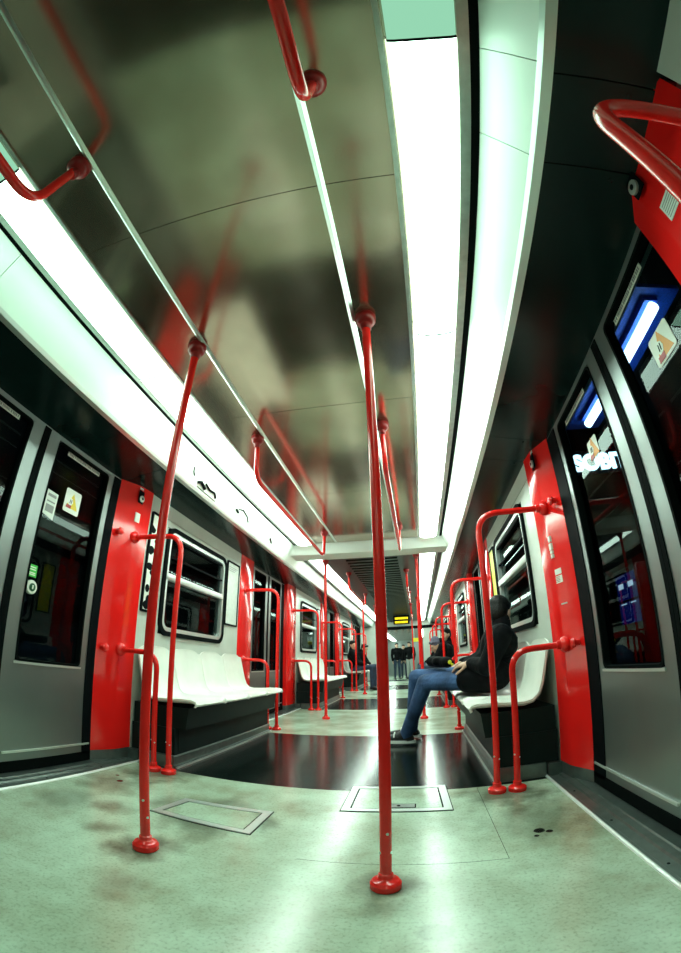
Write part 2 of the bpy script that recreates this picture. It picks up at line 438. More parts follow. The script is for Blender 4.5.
# doors: two sliding leaves per bay and side
n_door = [0]
def leaf(sx, ya, yb, seam_at_a, extra=None):
    """leaf between ya<yb; the seam edge is ya when seam_at_a"""
    n_door[0] += 1
    root = bpy.data.objects.new('door_%d' % n_door[0], None); COL.objects.link(root); root.location = (sx * DX, (ya + yb) / 2, 0); struct(root)
    ws, wf = (.105, .225 if (sx > 0 and seam_at_a and ya < 2) else .165)                       # frame widths at the seam and at the pocket
    wa, wb = (ya + ws, yb - wf) if seam_at_a else (ya + wf, yb - ws)
    z0, z1 = .578, 1.780
    b = MB(); x0, x1 = sx * DX, sx * (DX + .036)
    b.box(x0, x1, ya, yb, .06, z0); b.box(x0, x1, ya, yb, z1, 1.808)
    b.box(x0, x1, ya, wa, z0, z1); b.box(x0, x1, wb, yb, z0, z1)
    b.build('door_panel', M['door'], root)
    b = MB(); b.ring(rrect(wa, wb, z0, z1, .03), rrect(wa + .012, wb - .012, z0 + .012, z1 - .012, .024), sx * (DX - .003), sx * (DX + .037)); b.build('window_gasket', M['rubber'], root)
    b = MB(); b.prism(rrect(wa + .012, wb - .012, z0 + .012, z1 - .012, .024), sx * (DX + .029), sx * (DX + .035), 'x'); b.build('window_pane', M['glass'], root)
    b = MB(); b.box(sx * (DX - .006), sx * DX, wa - .006, wb + .006, z0 - .012, z0 - .001); b.build('sill_strip', M['steel_bright'], root)
    sy = ya if seam_at_a else yb - .024
    b = MB(); b.box(sx * (DX - .004), sx * (DX + .04), sy, sy + .024, .06, 1.80); b.build('seam_rubber', M['rubber'], root)
    b = MB()
    pa, pb = (wb + .05, yb) if seam_at_a else (ya, wa - .05)
    b.box(sx * (DX - .004), sx * (DX + .03), pa, pb, .06, 1.80); b.build('pocket_rubber', M['black'], root)
    b = MB(); b.box(sx * (DX - .010), sx * DX, ya + .06, yb - .06, .118, .128); b.build('kick_strip', M['steel_bright'], root)
    b = MB(); b.box(sx * (DX - .004), sx * (DX + .03), ya, yb, .02, .075); b.build('bottom_seal', M['rubber'], root)
    return root, wa, wb
def warn_sticker(sx, root, yc, zc, w=.128, h=.138):
    x = sx * (DX + .0265)
    s = MB(); s.prism(rrect(yc - w / 2, yc + w / 2, zc - h / 2, zc + h / 2, .012), x, x + sx * .0015, 'x', 0)
    q = -sx * .0012
    d = 1 if sx > 0 else -1
    tri = [(yc - .05, zc - .042), (yc + .05, zc - .042), (yc, zc + .05)]
    s.prism(tri, x + q, x + sx * .0005, 'x', 1)
    # striped mitten caught at a door edge, and its cuff
    hand = [(yc + d * .002, zc + .012), (yc + d * .016, zc + .02), (yc + d * .03, zc + .008), (yc + d * .036, zc - .012), (yc + d * .026, zc - .026), (yc + d * .006, zc - .022), (yc - d * .004, zc - .006)]
    s.prism(hand, x + 2 * q, x, 'x', 2)
    for t in (0, .011): s.prism([(yc + d * (.006 + t), zc + .008), (yc + d * (.010 + t), zc + .01), (yc + d * (.014 + t), zc - .014), (yc + d * (.010 + t), zc - .015)], x + 3 * q, x, 'x', 3)
    s.prism([(yc + d * .004, zc - .024), (yc + d * .044, zc - .024), (yc + d * .047, zc - .044), (yc + d * .007, zc - .044)], x + 2 * q, x, 'x', 4)
    o = s.build('warning_sticker', [M['white'], M['orange'] if sx > 0 else M['yellow'], M['white'], M['black'], M['redprint']], root)
    o['label'] = 'white sticker with a %s warning triangle' % ('orange' if sx > 0 else 'yellow')
def text_strip(sx, root, ya, yb, zc, x=None, h=.028, name='label_strip'):
    x = sx * (DX + .0265) if x is None else x
    s = MB(); s.box(x, x - sx * .0015, ya, yb, zc - h / 2, zc + h / 2, 0)
    y = ya + .012; rnd = random.Random(int(ya * 997) + sx)
    while y < yb - .014:
        wd = rnd.uniform(.004, .009)
        s.box(x, x - sx * .0022, y, y + wd, zc - h * .24, zc + h * .24, 1); y += wd + rnd.choice((.003, .003, .007))
    return s.build(name, [M['white'], M['grey']], root)
HALF = {0: .765}
for sx in (-1, 1):
    for k in range(0, 4):
        cc = CEN[k]
        seam = {(-1, 0): 1.318, (1, 0): 1.226}.get((sx, k), cc)
        ha = .66 if k else .80
        if k == 3: ha = .62
        far, wa, wb = leaf(sx, seam + .001, cc + ha, True)
        near, na, nb = leaf(sx, cc - ha, seam - .001, False)
        if k == 0 and sx < 0:
            warn_sticker(-1, far, 1.662, 1.500, .130, .140); text_strip(-1, far, 1.532, 1.831, 1.757); text_strip(-1, near, .88, 1.128, 1.757)
            b = MB(); x = -(DX + .0265)
            b.prism([(1.460, 1.500), (1.545, 1.496), (1.543, 1.344), (1.458, 1.362)], x, x - .0015, 'x', 0)
            b.box(x + .001, x, 1.47, 1.533, 1.466, 1.482, 1); b.box(x + .001, x, 1.47, 1.533, 1.434, 1.442, 1); b.box(x + .001, x, 1.47, 1.531, 1.378, 1.42, 1)
            b.build('information_sticker', [M['paper'], M['grey']], far)
            b = MB(); b.box(x, x - .0015, 1.433, 1.508, 1.012, 1.076, 0)
            for z in (1.060, 1.048, 1.030, 1.021): b.box(x + .001, x, 1.443, 1.499, z, z + .005, 1)
            o = b.build('door_button_sticker', [M['greenst'], M['white']], far); o['label'] = 'bright green sticker above the door button'
            b = MB(); b.lathe([(.037, 0), (.037, .012), (.033, .018), (.022, .018)], (-DX - .0285, 1.482, .958), (1, 0, 0), 28, 0)
            b.lathe([(.021, .012), (.021, .021), (.016, .023)], (-DX - .0285, 1.482, .958), (1, 0, 0), 24, 1)
            b.box(-DX - .007, -DX - .0045, 1.478, 1.486, .948, .969, 0)
            o = b.build('door_button', [M['white'], M['greenbtn']], far); o['label'] = 'round white door button with a green centre'
        if k == 0 and sx > 0:
            warn_sticker(1, near, .892, 1.502, .130, .104); warn_sticker(1, far, 1.575, 1.506, .102, .090)
            text_strip(1, far, 1.489, 1.779, 1.757); text_strip(1, near, .79, 1.067, 1.757)
            b = MB(); x = DX + .0265
            b.ring(rrect(.83, .935, 1.115, 1.232, .004), rrect(.836, .929, 1.121, 1.226, .003), x, x - .0015, 0)
            b.build('sticker_outline', M['white'], near)
            b = MB(); b.box(x, x - .0015, .82, .902, 1.032, 1.07, 0); b.box(x, x - .0015, .82, .902, .965, 1.022, 1)
            b.build('door_button_sticker', [M['white'], M['greenst']], near)
# black recess behind the leaves, above the step
for sx in (-1, 1):
    t = MB()
    for k in range(0, 4):
        cc = CEN[k]
        for y0, y1 in ((cc - .86, cc - .60), (cc + .60, cc + .86)) if k else ((cc - .95, cc - .78), (cc + .745, cc + .80)):
            t.box(sx * 1.345, sx * 1.40, y0, y1, 0, 1.81)
    trim(t, M['black'])

# red door pillars
def pillar(sx, yc, d, half, label, k):
    """d=+1: pillar on the far side of the door bay centred at yc"""
    t = thing('door_pillar', label, 'door pillar', (sx * 1.30, yc + d * (half + .14), 0), 'red pillars beside the doors')
    Y = lambda v: yc + d * v
    w1 = 1.055
    if k == 0 and d > 0: pts = [(1.338, .757), (1.330, .757), (1.278, .905), (1.272, .925), (1.262, w1), (1.338, w1)]
    elif k == 0: pts = [(1.338, .60), (1.325, .60), (1.286, .70), (1.282, .715), (1.277, w1 - .012), (1.282, w1), (1.338, w1)]
    else: pts = [(1.338, .655), (1.288, .665), (1.275, .685), (1.270, .70), (1.266, w1 - .012), (1.272, w1), (1.338, w1)]
    b = MB(); b.prism([(sx * u, Y(v)) for u, v in pts], .078, 1.83, 'z'); b.build('pillar_body', M['red'], t)
    b = MB(); b.prism([(sx * (u + .004 if u < 1.33 else u), Y(v)) for u, v in pts], .006, .078, 'z'); b.build('skirting', M['plinth'], t)
    for z in (1.455, .712):
        b = MB(); b.lathe([(.016, -.012), (.016, .010), (.024, .012), (.026, .020), (.020, .030), (.008, .034)], (sx * 1.302, Y(.79 if k == 0 else .74), z), (-sx, 0, 0), 16); b.build('mounting_knob', M['redpole'], t)
    return t
def lockplate(sx, t, y, z, x=1.271):
    b = MB(); b.box(sx * x, sx * (x - .006), y - .028, y + .028, z - .045, z + .045, 0, bev=.002)
    b.lathe([(.023, .004), (.023, .014), (.014, .016)], (sx * x, y + .004, z - .012), (-sx, 0, 0), 18, 1)
    b.lathe([(.010, .012), (.009, .017)], (sx * x, y + .004, z - .012), (-sx, 0, 0), 14, 0)
    b.box(sx * x, sx * (x - .002), y - .024, y + .014, z + .052, z + .066, 1)
    b.build('key_switch', [M['black'], M['steel_bright']], t)
def stanchion(sx, y, upper, label, pd):
    """bent grab bar from the pillar to the floor; pd = +1 when the pillar reaches beyond the bar"""
    xi, z = (.885, 1.455) if upper else (.985, .712)
    t = thing('grab_bar', label, 'grab bar', (sx * xi, y, 0), 'bent red grab bars')
    b = MB(); b.tube([(sx * 1.286, y, z), (sx * xi, y, z), (sx * xi, y, .012)], .0165, .125 if upper else .11, 14, fn=9); b.build('tube', M['redpole'], t)
    b = MB(); b.lathe([(.044, 0), (.046, .006), (.046, .020), (.036, .027), (.022, .030), (.0215, .05), (.018, .052)], (sx * xi, y, 0), (0, 0, 1), 24); b.build('floor_flange', M['redpole'], t)
    b = MB(); b.lathe([(.040, .0), (.042, .012), (.036, .026), (.024, .034), (.021, .055)], (sx * 1.281, y, z), (-sx, 0, 0), 20); b.build('wall_flange', M['redpole'], t)
    for zz, s in ((.19, 1), (.175, -1)):
        b = MB(); b.lathe([(.0045, 0), (.0035, .003)], (sx * xi - .012 * s, y - .0105, zz), (-.7 * s, -.7, 0), 8); b.build('screw', M['steel_bright'], t)
    return t

bays_txt = ['near doors', 'second doors', 'third doors', 'fourth doors']
for sx in (-1, 1):
    S = SIDE[sx]; O = 'opposite' if sx < 0 else 'beside'
    for k in range(4):
        cc = CEN[k]
        if k == 0:
            p = pillar(sx, cc, 1, .757, 'wide red door pillar between the near %s doors and the near bench' % S, 0)
            yk = 2.19 if sx < 0 else 2.165
            lockplate(sx, p, yk, 1.742)
            if sx < 0:
                b = MB(); b.box(-1.275, -1.2685, 2.165, 2.215, 1.56, 1.625, 0); b.box(-1.269, -1.268, 2.175, 2.205, 1.575, 1.612, 1); b.build('notice_label', [M['white'], M['paper']], p)
            else:
                b = MB()
                for z0, z1, w in ((1.26, 1.29, .03), (1.215, 1.25, .034), (1.195, 1.21, .03), (1.17, 1.19, .026)):
                    b.box(1.2835, 1.2720, 2.155, 2.155 + w, z0, z1, 0)
                b.build('worn_lettering', M['white'], p)
                b = MB(); b.prism([(1.2960, 2.12), (1.2790, 2.175), (1.2765, 2.172), (1.2935, 2.117)], 1.075, 1.105, 'z', 0); b.prism([(1.2960, 2.12), (1.2790, 2.175), (1.2765, 2.172), (1.2935, 2.117)], 1.03, 1.068, 'z', 0)
                for q in range(4): b.prism([(1.2940, 2.125), (1.2795, 2.172), (1.2760, 2.170), (1.2920, 2.123)], 1.036 + q * .008, 1.039 + q * .008, 'z', 1)
                b.build('notice_label', [M['white'], M['redprint']], p)
                b = MB()
                for q in range(6): b.prism([(1.2990 - q * .0028, 2.11 + q * .008), (1.2975 - q * .0028, 2.115 + q * .008), (1.2950 - q * .0028, 2.114 + q * .008), (1.2965 - q * .0028, 2.109 + q * .008)], .915, .922, 'z', 0)
                b.build('small_lettering', M['white'], p)
            if sx > 0:
                p = pillar(sx, cc, -1, .60, 'dark red door pillar overhead with key switch and pale label, close to the camera', 0)
                lockplate(sx, p, .523, 1.795)
                b = MB(); b.box(1.283, 1.279, .455, .52, 1.60, 1.665, 0)
                for q in range(6): b.box(1.279, 1.2785, .462, .514, 1.608 + q * .009, 1.611 + q * .009, 1)
                b.build('notice_label', [M['paper'], M['grey']], p)
                stanchion(sx, .205, True, 'tall red grab bar close overhead by the camera, its bend catching the light', 1)
        else:
            if k < 4:
                pillar(sx, cc, -1, .655, 'red door pillar on the bench side of the %s %s' % (S, bays_txt[k]), k)
            if k < 3:
                pillar(sx, cc, 1, .655, 'red door pillar on the far side of the %s %s' % (S, bays_txt[k]), k)
    # grab bars at both ends of every bench
    names = ['near', 'second', 'third']
    for k in range(3):
        y0 = 2.165 + PITCH * k if k else (2.198 if sx < 0 else 2.162); y1 = 4.15 + PITCH * k
        stanchion(sx, y0, True, 'tall bent red grab bar at the camera end of the %s %s bench' % (names[k], S), 1)
        stanchion(sx, y0 - .006, False, 'low bent red grab bar at the camera end of the %s %s bench' % (names[k], S), 1)
        stanchion(sx, y1, True, 'tall bent red grab bar at the far end of the %s %s bench' % (names[k], S), -1)
        stanchion(sx, y1 + .006, False, 'low bent red grab bar at the far end of the %s %s bench' % (names[k], S), -1)

# vertical poles
def pole(x, y, ztop, label):
    t = thing('pole', label, 'pole', (x, y, 0), 'floor to ceiling red poles')
    b = MB(); b.tube([(x, y, .02), (x, y, ztop - .02)], .0178, seg=20); b.build('tube', M['redpole'], t)
    b = MB(); b.lathe([(.044, 0), (.047, .004), (.047, .020), (.040, .029), (.027, .033), (.0225, .038), (.0225, .050), (.018, .054)], (x, y, 0), (0, 0, 1), 28); b.build('floor_flange', M['redpole'], t)
    b = MB(); b.lathe([(.044, 0), (.046, .006), (.044, .03), (.034, .046), (.024, .052), (.023, .075), (.020, .08)], (x, y, ztop), (0, 0, -1), 24); b.build('ceiling_flange', M['reddark'], t)
    for zz, a in ((.19, -1.2), (.125, -2.6), (.125, -.4)):
        b = MB(); b.lathe([(.005, -.002), (.004, .003)], (x + .0178 * math.cos(a), y + .0178 * math.sin(a), zz), (math.cos(a), math.sin(a), 0), 8); b.build('screw', M['steel_bright'], t)
pole(-.392, 1.268, HC, 'red pole standing left of the aisle between the near doors')
pole(.412, 1.262, HC, 'red pole closest to the camera, standing right of the middle')
pole(-.585, 5.09, 1.995, 'thin red pole under the pale beam, left of the aisle')
pole(.567, 5.03, 1.995, 'red pole under the pale beam, behind the seated man')
pole(-.585, 8.87, 1.995, 'red pole at the third doors, left of the aisle')
pole(.567, 8.85, 1.995, 'red pole at the third doors, right of the aisle')
pole(.40, 12.67, 1.995, 'distant red pole at the fourth doors, right of the aisle')

# overhead rails
def rail(x, y0, y1, zc, zl, label, open_near=False):
    t = thing('overhead_rail', label, 'grab rail', (x, (y0 + y1) / 2, zl), 'overhead red rails')
    b = MB(); b.tube([(x, y0, zc - .02), (x, y0 + .035, zl), (x, y1 - .035, zl), (x, y1, zc - .02)], .016, .09, 12, fn=8); b.build('tube', M['redpole'], t)
    for y in (y0, y1):
        b = MB(); b.lathe([(.040, 0), (.042, .006), (.040, .026), (.030, .042), (.020, .048), (.019, .07), (.016, .074)], (x, y, zc), (0, 0, -1), 22); b.build('ceiling_flange', M['reddark'], t)
rail(-.40, 2.15, 4.185, HC, 1.80, 'overhead red rail above the near left bench')
rail(.40, 2.15, 4.16, HC, 1.80, 'overhead red rail above the near right bench, behind the closest pole')
rail(-.40, -1.5, .285, HC, 1.765, 'overhead red rail end curving in from the upper left')
rail(.40, -1.5, .275, HC, 1.74, 'overhead red rail end curving down at the top middle')
rail(-.42, 5.95, 7.95, 1.995, 1.76, 'overhead red rail above the second left bench')
rail(.42, 5.95, 7.95, 1.995, 1.76, 'overhead red rail above the second right bench')
rail(-.42, 9.8, 11.8, 1.995, 1.76, 'overhead red rail above the third left bench')
rail(.42, 9.8, 11.8, 1.995, 1.76, 'overhead red rail above the third right bench')

# benches
def bench(sx, label):
    y0, y1 = 2.325, 4.02
    t = thing('bench', label, 'bench', (sx * 1.02, (y0 + y1) / 2, 0), 'white four-seat benches')
    n = 4; wd = (y1 - y0) / n
    prof = [(.792, .400), (.786, .413), (.792, .426), (.82, .434), (.90, .432), (1.0, .424), (1.08, .420), (1.13, .430), (1.165, .462), (1.188, .52), (1.208, .60), (1.226, .68), (1.238, .745), (1.241, .765)]
    for i in range(n):
        a, e = y0 + i * wd + .003, y0 + (i + 1) * wd - .003
        b = MB(); bm = b.bm; NU = 14
        P = [Vector((u, 0, v)) for u, v in prof]
        grid = []; back = []
        for j, p in enumerate(P):
            q0, q1 = P[max(j - 1, 0)], P[min(j + 1, len(P) - 1)]
            d = (q1 - q0).normalized(); nrm = Vector((-d.z, 0, d.x))     # points up / towards the aisle
            row = []; rb = []
            for k in range(NU + 1):
                u = k / NU; s = 2 * u - 1
                dish = .016 * (1 - s * s) * (1 if 2 <= j < len(P) - 1 else .35)
                lip = .010 * max(0, abs(s) - .86) / .14
                q = p - nrm * (dish - lip)
                zz = q.z
                if j >= len(P) - 3: zz -= {len(P) - 3: .004, len(P) - 2: .016, len(P) - 1: .05}[j] * abs(s) ** 6 + (.012 * s * s if j == len(P) - 1 else 0)
                xx = q.x + (.012 * (1 - s * s) * -1 if j <= 2 else 0)
                yy = a + (e - a) * u
                row.append(bm.verts.new((sx * xx, yy, zz)))
                qb = q - nrm * .012; qb.x = min(qb.x, 1.257)
                rb.append(bm.verts.new((sx * (qb.x + (.012 * (1 - s * s) * -1 if j <= 2 else 0)), yy, qb.z + zz - q.z)))
            grid.append(row); back.append(rb)
        for j in range(len(P) - 1):
            for k in range(NU):
                bm.faces.new((grid[j][k], grid[j][k + 1], grid[j + 1][k + 1], grid[j + 1][k]))
                bm.faces.new((back[j][k], back[j + 1][k], back[j + 1][k + 1], back[j][k + 1]))
            bm.faces.new((grid[j][0], grid[j + 1][0], back[j + 1][0], back[j][0]))
            bm.faces.new((grid[j][NU], back[j][NU], back[j + 1][NU], grid[j + 1][NU]))
        for k in range(NU):
            bm.faces.new((grid[0][k], back[0][k], back[0][k + 1], grid[0][k + 1]))
            bm.faces.new((grid[-1][k], grid[-1][k + 1], back[-1][k + 1], back[-1][k]))
        b.build('seat', M['seat'], t, sharp=60)
    b = MB(); b.prism([(sx * u, v) for u, v in ((.86, .25), (.84, .385), (1.25, .385), (1.25, .25))], y0 + .02, y1 - .02)
    b.build('seat_support', M['base'], t)
    b = MB(); b.box(sx * .93, sx * 1.255, y0 + .01, y1 - .01, .075, .25); b.box(sx * .926, sx * .93, y0 + .05, y1 - .05, .10, .235)
    b.box(sx * 1.0, sx * 1.03, y0 + .006, y0 + .01, .205, .235)
    b.build('bench_base', M['base'], t)
    b = MB(); b.prism([(sx * u, v) for u, v in ((.905, .0), (.905, .012), (.922, .02), (.922, .07), (.93, .078), (1.18, .078), (1.18, 0))], y0 - .01, y1 + .01)
    b.build('kick_plate', M['plinth'], t)
    b = MB(); b.box(sx * .898, sx * .906, y0 - .015, y1 + .015, 0, .012); b.build('floor_edge_strip', M['steel_bright'], t)
    return t
for sx in (-1, 1):
    S = SIDE[sx]
    b0 = bench(sx, 'empty white four-seat bench under the near left window' if sx < 0 else 'white four-seat bench where the man in jeans sits')
    dup(b0, (0, PITCH, 0), 'white four-seat bench beyond the second doors, empty' if sx < 0 else 'white bench with two riders beyond the second doors')
    dup(b0, (0, 2 * PITCH, 0), 'white bench with two dark-clad riders beyond the third doors, %s side' % S if sx < 0 else 'white bench farthest along the right wall')

# notices on the walls
def poster(sx, y0, y1, z0, z1, label, sheet, name='poster_frame', marks=None):
    t = thing(name, label, 'poster', (sx * 1.27, (y0 + y1) / 2, z0), None)
    o = rrect(y0, y1, z0, z1, .012); i = rrect(y0 + .016, y1 - .016, z0 + .016, z1 - .016, .006)
    MB().ring(o, i, sx * 1.255, sx * 1.27).build('frame', M['black'], t)
    b = MB(); b.prism(i, sx * 1.262, sx * 1.269, 'x', 0)
    rnd = random.Random(int(y0 * 100))
    x = sx * 1.262
    if marks == 'map':
        for q in range(3): b.box(x, x - sx * .0008, y0 + .03, y1 - .05 - q * .03, z1 - .06 - q * .018, z1 - .054 - q * .018, 1)
    elif marks == 'picture':
        for q in range(16):
            yy = rnd.uniform(y0 + .03, y1 - .05); zz = z0 + .05 + q * (z1 - z0 - .1) / 16
            b.ball((x, yy, zz), (.001, rnd.uniform(.015, .045), rnd.uniform(.015, .035)), mi=rnd.choice((1, 1, 2)), seg=9)
    b.build('sheet', [sheet, M['grey'] if marks == 'map' else M['black'], M['white'], M['orange']], t)
poster(-1, 3.665, 3.955, 1.035, 1.675, 'tall pale notice in a black frame beside the near left window', M['paper'], marks='map')
poster(-1, 2.345, 2.515, .985, 1.70, 'black and white picture poster behind the left red pillar', M['white'], marks='picture')
poster(1, 3.70, 3.93, 1.02, 1.66, 'yellow notice on the wall above the seated man', M['yellowp'], name='notice_board')
poster(-1, 7.50, 7.74, 1.035, 1.675, 'pale notice in a black frame by the second left window', M['paper'], marks='map')
# printed marks on the lit coves
def cove_pt(sx, y, t, out=.0015):
    a = Vector((.872, 2.082)); b = Vector((.972, 1.885)); q = a.lerp(b, t); nx, nz = -.892, -.453
    return Vector((sx * (q.x + nx * out), y, q.y + nz * out))
def cove_art(sx, label, strokes):
    b = MB()
    ys = [p[0] for s in strokes for p in s[0]]
    for pts, r in strokes: b.tube([cove_pt(sx, y, t, r * .2) for y, t in pts], r, seg=6)
    o = b.build('advert_print', M['black']); tag(o, label, 'advert')
cove_art(-1, 'small black drawing printed on the lit left cove panel', [([(2.28, .48), (2.30, .62), (2.33, .70)], .005), ([(2.40, .80), (2.44, .72), (2.52, .82)], .012), ([(2.50, .66), (2.58, .74), (2.66, .70), (2.70, .82)], .009), ([(2.42, .92), (2.72, .92)], .003)])
cove_art(-1, 'pale curled mark printed farther along the left cove panel', [([(3.10, .55), (3.18, .45), (3.30, .55), (3.36, .70)], .006), ([(3.06, .60), (3.12, .66)], .009)])
cove_art(-1, 'short dark tick on the left cove panel near the pale beam', [([(3.94, .60), (3.98, .66), (4.02, .74)], .009)])
ct = thing('cove_lettering', 'faint grey lettering on the right cove panel overhead', 'lettering', (.89, 0, 2.04))
for i, (y, t, l) in enumerate(((-.02, .22, .05), (.0, .28, .03), (.03, .22, .06), (.06, .26, .02), (-.06, .24, .04))):
    b = MB(); b.tube([cove_pt(1, y, t, .0004), cove_pt(1, y + .008, t + l, .0004)], .0022, seg=6); b.build('letter', M['grey'], ct)

# floor hatches
def hatch(pts, label, lock=None):
    cx = sum(p[0] for p in pts) / 4; cy = sum(p[1] for p in pts) / 4
    t = thing('floor_hatch', label, 'floor hatch', (cx, cy, 0))
    inn = [(cx + (x - cx) * (1 - .036 / abs(x - cx)), cy + (y - cy) * (1 - .034 / abs(y - cy))) for x, y in pts]
    b = MB(); bm = b.bm
    V = [[bm.verts.new((x, y, z)) for x, y in P] for P in (pts, inn) for z in (.0003, .0045)]
    for i in range(4):
        j = (i + 1) % 4
        bm.faces.new((V[1][i], V[1][j], V[3][j], V[3][i])); bm.faces.new((V[0][i], V[0][j], V[1][j], V[1][i])); bm.faces.new((V[2][i], V[3][i], V[3][j], V[2][j]))
    b.build('frame', M['steel_bright'], t)
    mid = [(cx + (x - cx) * .965, cy + (y - cy) * .955) for x, y in inn]
    b = MB(); b.prism(mid, .0003, .003, 'z'); b.build('lid', M['floor'], t)
    b = MB(); b.prism([(cx + (x - cx) * 1.02, cy + (y - cy) * 1.03) for x, y in pts], .0001, .0018, 'z')
    b.prism([(cx + (x - cx) * .998, cy + (y - cy) * .998) for x, y in inn], .0002, .0022, 'z'); b.build('gap_seal', M['black'], t)
    if lock:
        lx, ly = lock
        b = MB(); b.box(lx - .07, lx + .07, ly - .028, ly + .028, .003, .0042, 0); b.box(lx - .064, lx + .064, ly - .022, ly + .022, .0042, .0048, 1); b.lathe([(.009, 0), (.008, .002)], (lx - .01, ly, .0046), (0, 0, 1), 14, 0)
        b.build('lid_latch', [M['black'], M['steel']], t)
hatch([(.155, 1.955), (.652, 1.955), (.64, 2.35), (.152, 2.35)], 'metal-framed floor hatch behind the closest pole, at the dark floor edge', (.42, 2.03))
hatch([(-.60, 1.605), (-.13, 1.575), (-.132, 1.862), (-.568, 1.85)], 'metal-framed floor hatch beside the left aisle pole')

# end of the car: frame around the open gangway
w = MB()
w.box(-1.34, -.62, YE, YE + .05, 0, 2.1); w.box(.74, 1.34, YE, YE + .05, 0, 2.1); w.box(-.62, .74, YE, YE + .05, 1.82, 2.1)
struct(w.build('wall_end', M['wall']))
t = MB(); t.box(-.50, 1.26, YE - .06, YE, 1.735, 1.83); trim(t, M['black'])
t = thing('led_sign', 'black hanging sign with two rows of amber lettering', 'sign', (.11, 12.0, 1.72))
b = MB(); b.box(-.12, .34, 12.0, 12.1, 1.70, 1.955, bev=.01); b.box(-.02, .0, 12.03, 12.07, 1.95, 1.985); b.box(.22, .24, 12.03, 12.07, 1.95, 1.985); b.build('housing', M['black'], t)
rnd = random.Random(3)
for z in (1.865, 1.755):
    b = MB(); x = -.07
    while x < .29:
        q = rnd.choice((.018, .026, .03)); b.box(x, x + q, 11.992, 12.0, z - .03, z + .032); x += q + .008
    b.build('text_line', M['led'], t)
t = thing('hanging_sign', 'small yellow sign hanging at the end gangway', 'sign', (.53, 14.515, 1.27))
b = MB(); b.box(.40, .66, 14.50, 14.53, 1.27, 1.40); b.build('sign_panel', M['yellowp'], t)
for x in (.42, .62): b = MB(); b.box(x, x + .02, 14.508, 14.522, 1.40, 1.735); b.build('hanger', M['steel'], t)

# next car seen through the gangway, a step lower on the falling track
DZ = -.22
t = MB(); t.box(-1.3, 1.3, YE + .05, 24, DZ - .05, DZ); struct(t.build('floor', M['floor']))
t = MB(); t.box(-1.3, 1.3, YE + .05, 24, 1.95 + DZ, 2.0 + DZ); struct(t.build('ceiling', M['ceil']))
for sx in (-1, 1):
    t = MB(); t.box(sx * 1.3, sx * 1.35, YE + .05, 24, DZ, 2.0, 0)
    for k in range(4): t.box(sx * 1.292, sx * 1.3, YE + .5 + k * 2.3, YE + 2.1 + k * 2.3, DZ + .8, DZ + 1.65, 1)
    struct(t.build('wall_%s' % SIDE[sx], [M['door'], M['black']]))
t = MB(); t.box(-1.35, 1.35, 24, 24.05, DZ, 2.0); struct(t.build('wall_end', M['door']))
for sx in (-1, 1): diffuser(sx, YE + .2, 23.5, 1.948 + DZ, 'ceiling light of the next car, %s strip, seen through the gangway' % SIDE[sx], M['tube'], 'ceiling lights of the next car')

# back of the car behind the camera
w = MB(); w.box(-1.4, 1.4, YB - .05, YB, -.05, 2.1); struct(w.build('wall_back', M['darkwall']))
for sx in (-1, 1):
    w = MB(); w.box(sx * 1.33, sx * 1.37, YB, .46, -.02, 1.86); struct(w.build('wall_%s' % SIDE[sx], M['door']))

# ------------------------------------------------------------------ outside: tunnel wall and a station platform
w = MB(); w.box(-2.3, -2.2, YB, 26, -.6, 3.4); struct(w.build('wall_tunnel', M['darkwall']))
w = MB(); w.box(1.55, 5.2, YB, 26, -.3, -.05); struct(w.build('floor_platform', M['platform']))
w = MB(); w.box(5.2, 5.3, YB, 26, -.3, 3.4); struct(w.build('wall_platform', M['darkwall']))
w = MB(); w.box(-2.3, 5.3, YB, 26, 3.4, 3.5); struct(w.build('ceiling_station', M['darkwall']))
# tube fitting over the platform
t = thing('platform_light', 'bright blue-white tube light over the platform, seen through the door glass', 'light fitting', (2.4, 3.0, 2.70))
b = MB(); b.box(2.16, 2.64, 1.78, 3.7, 2.80, 2.84); b.box(2.34, 2.46, 1.86, 3.48, 2.755, 2.80); b.build('halo_panel', M['bluehalo'], t)  # blue panel added behind the tube to imitate its halo
b = MB(); b.tube([(2.4, 1.87, 2.71), (2.4, 3.45, 2.71)], .042, seg=16); b.build('tube', M['tubeblue'], t)
for x in (2.2, 2.6):
    for y in (2.0, 3.5): b = MB(); b.tube([(x, y, 2.82), (x, y, 3.4)], .008, seg=6); b.build('hanger_rod', M['steel'], t)
# hanging sign with lit letters
t = thing('station_sign', 'hanging platform sign with glowing blue-white letters', 'sign', (3.06, 4.6, 2.74))
b = MB(); b.box(2.45, 3.62, 4.62, 4.70, 2.66, 3.0); b.build('sign_board', M['black'], t)
for x in (2.7, 3.42): b = MB(); b.tube([(x, 4.66, 3.0), (x, 4.66, 3.4)], .01, seg=6); b.build('hanger_rod', M['steel'], t)
cu = bpy.data.curves.new('letters', 'FONT'); cu.body = 'ISOBITI'; cu.size = .29; cu.extrude = .012; cu.bevel_depth = .005; cu.align_x = 'CENTER'; cu.space_character = 1.0; cu.offset = .008
to = bpy.data.objects.new('tmp_letters', cu); COL.objects.link(to); to.rotation_euler = (R(90), 0, 0); to.location = (3.04, 4.6, 2.72)
bpy.context.view_layer.update()
dg = bpy.context.evaluated_depsgraph_get()
me = bpy.data.meshes.new_from_object(to.evaluated_get(dg), depsgraph=dg)
me.transform(Matrix.Translation(Vector((0, 0, 0))) @ to.matrix_world); me.transform(Matrix.Translation(-Vector(t.location)))
me.materials.clear(); me.materials.append(M['letters'])
bpy.data.objects.remove(to)
lo = bpy.data.objects.new('lettering', me); COL.objects.link(lo); lo.parent = t
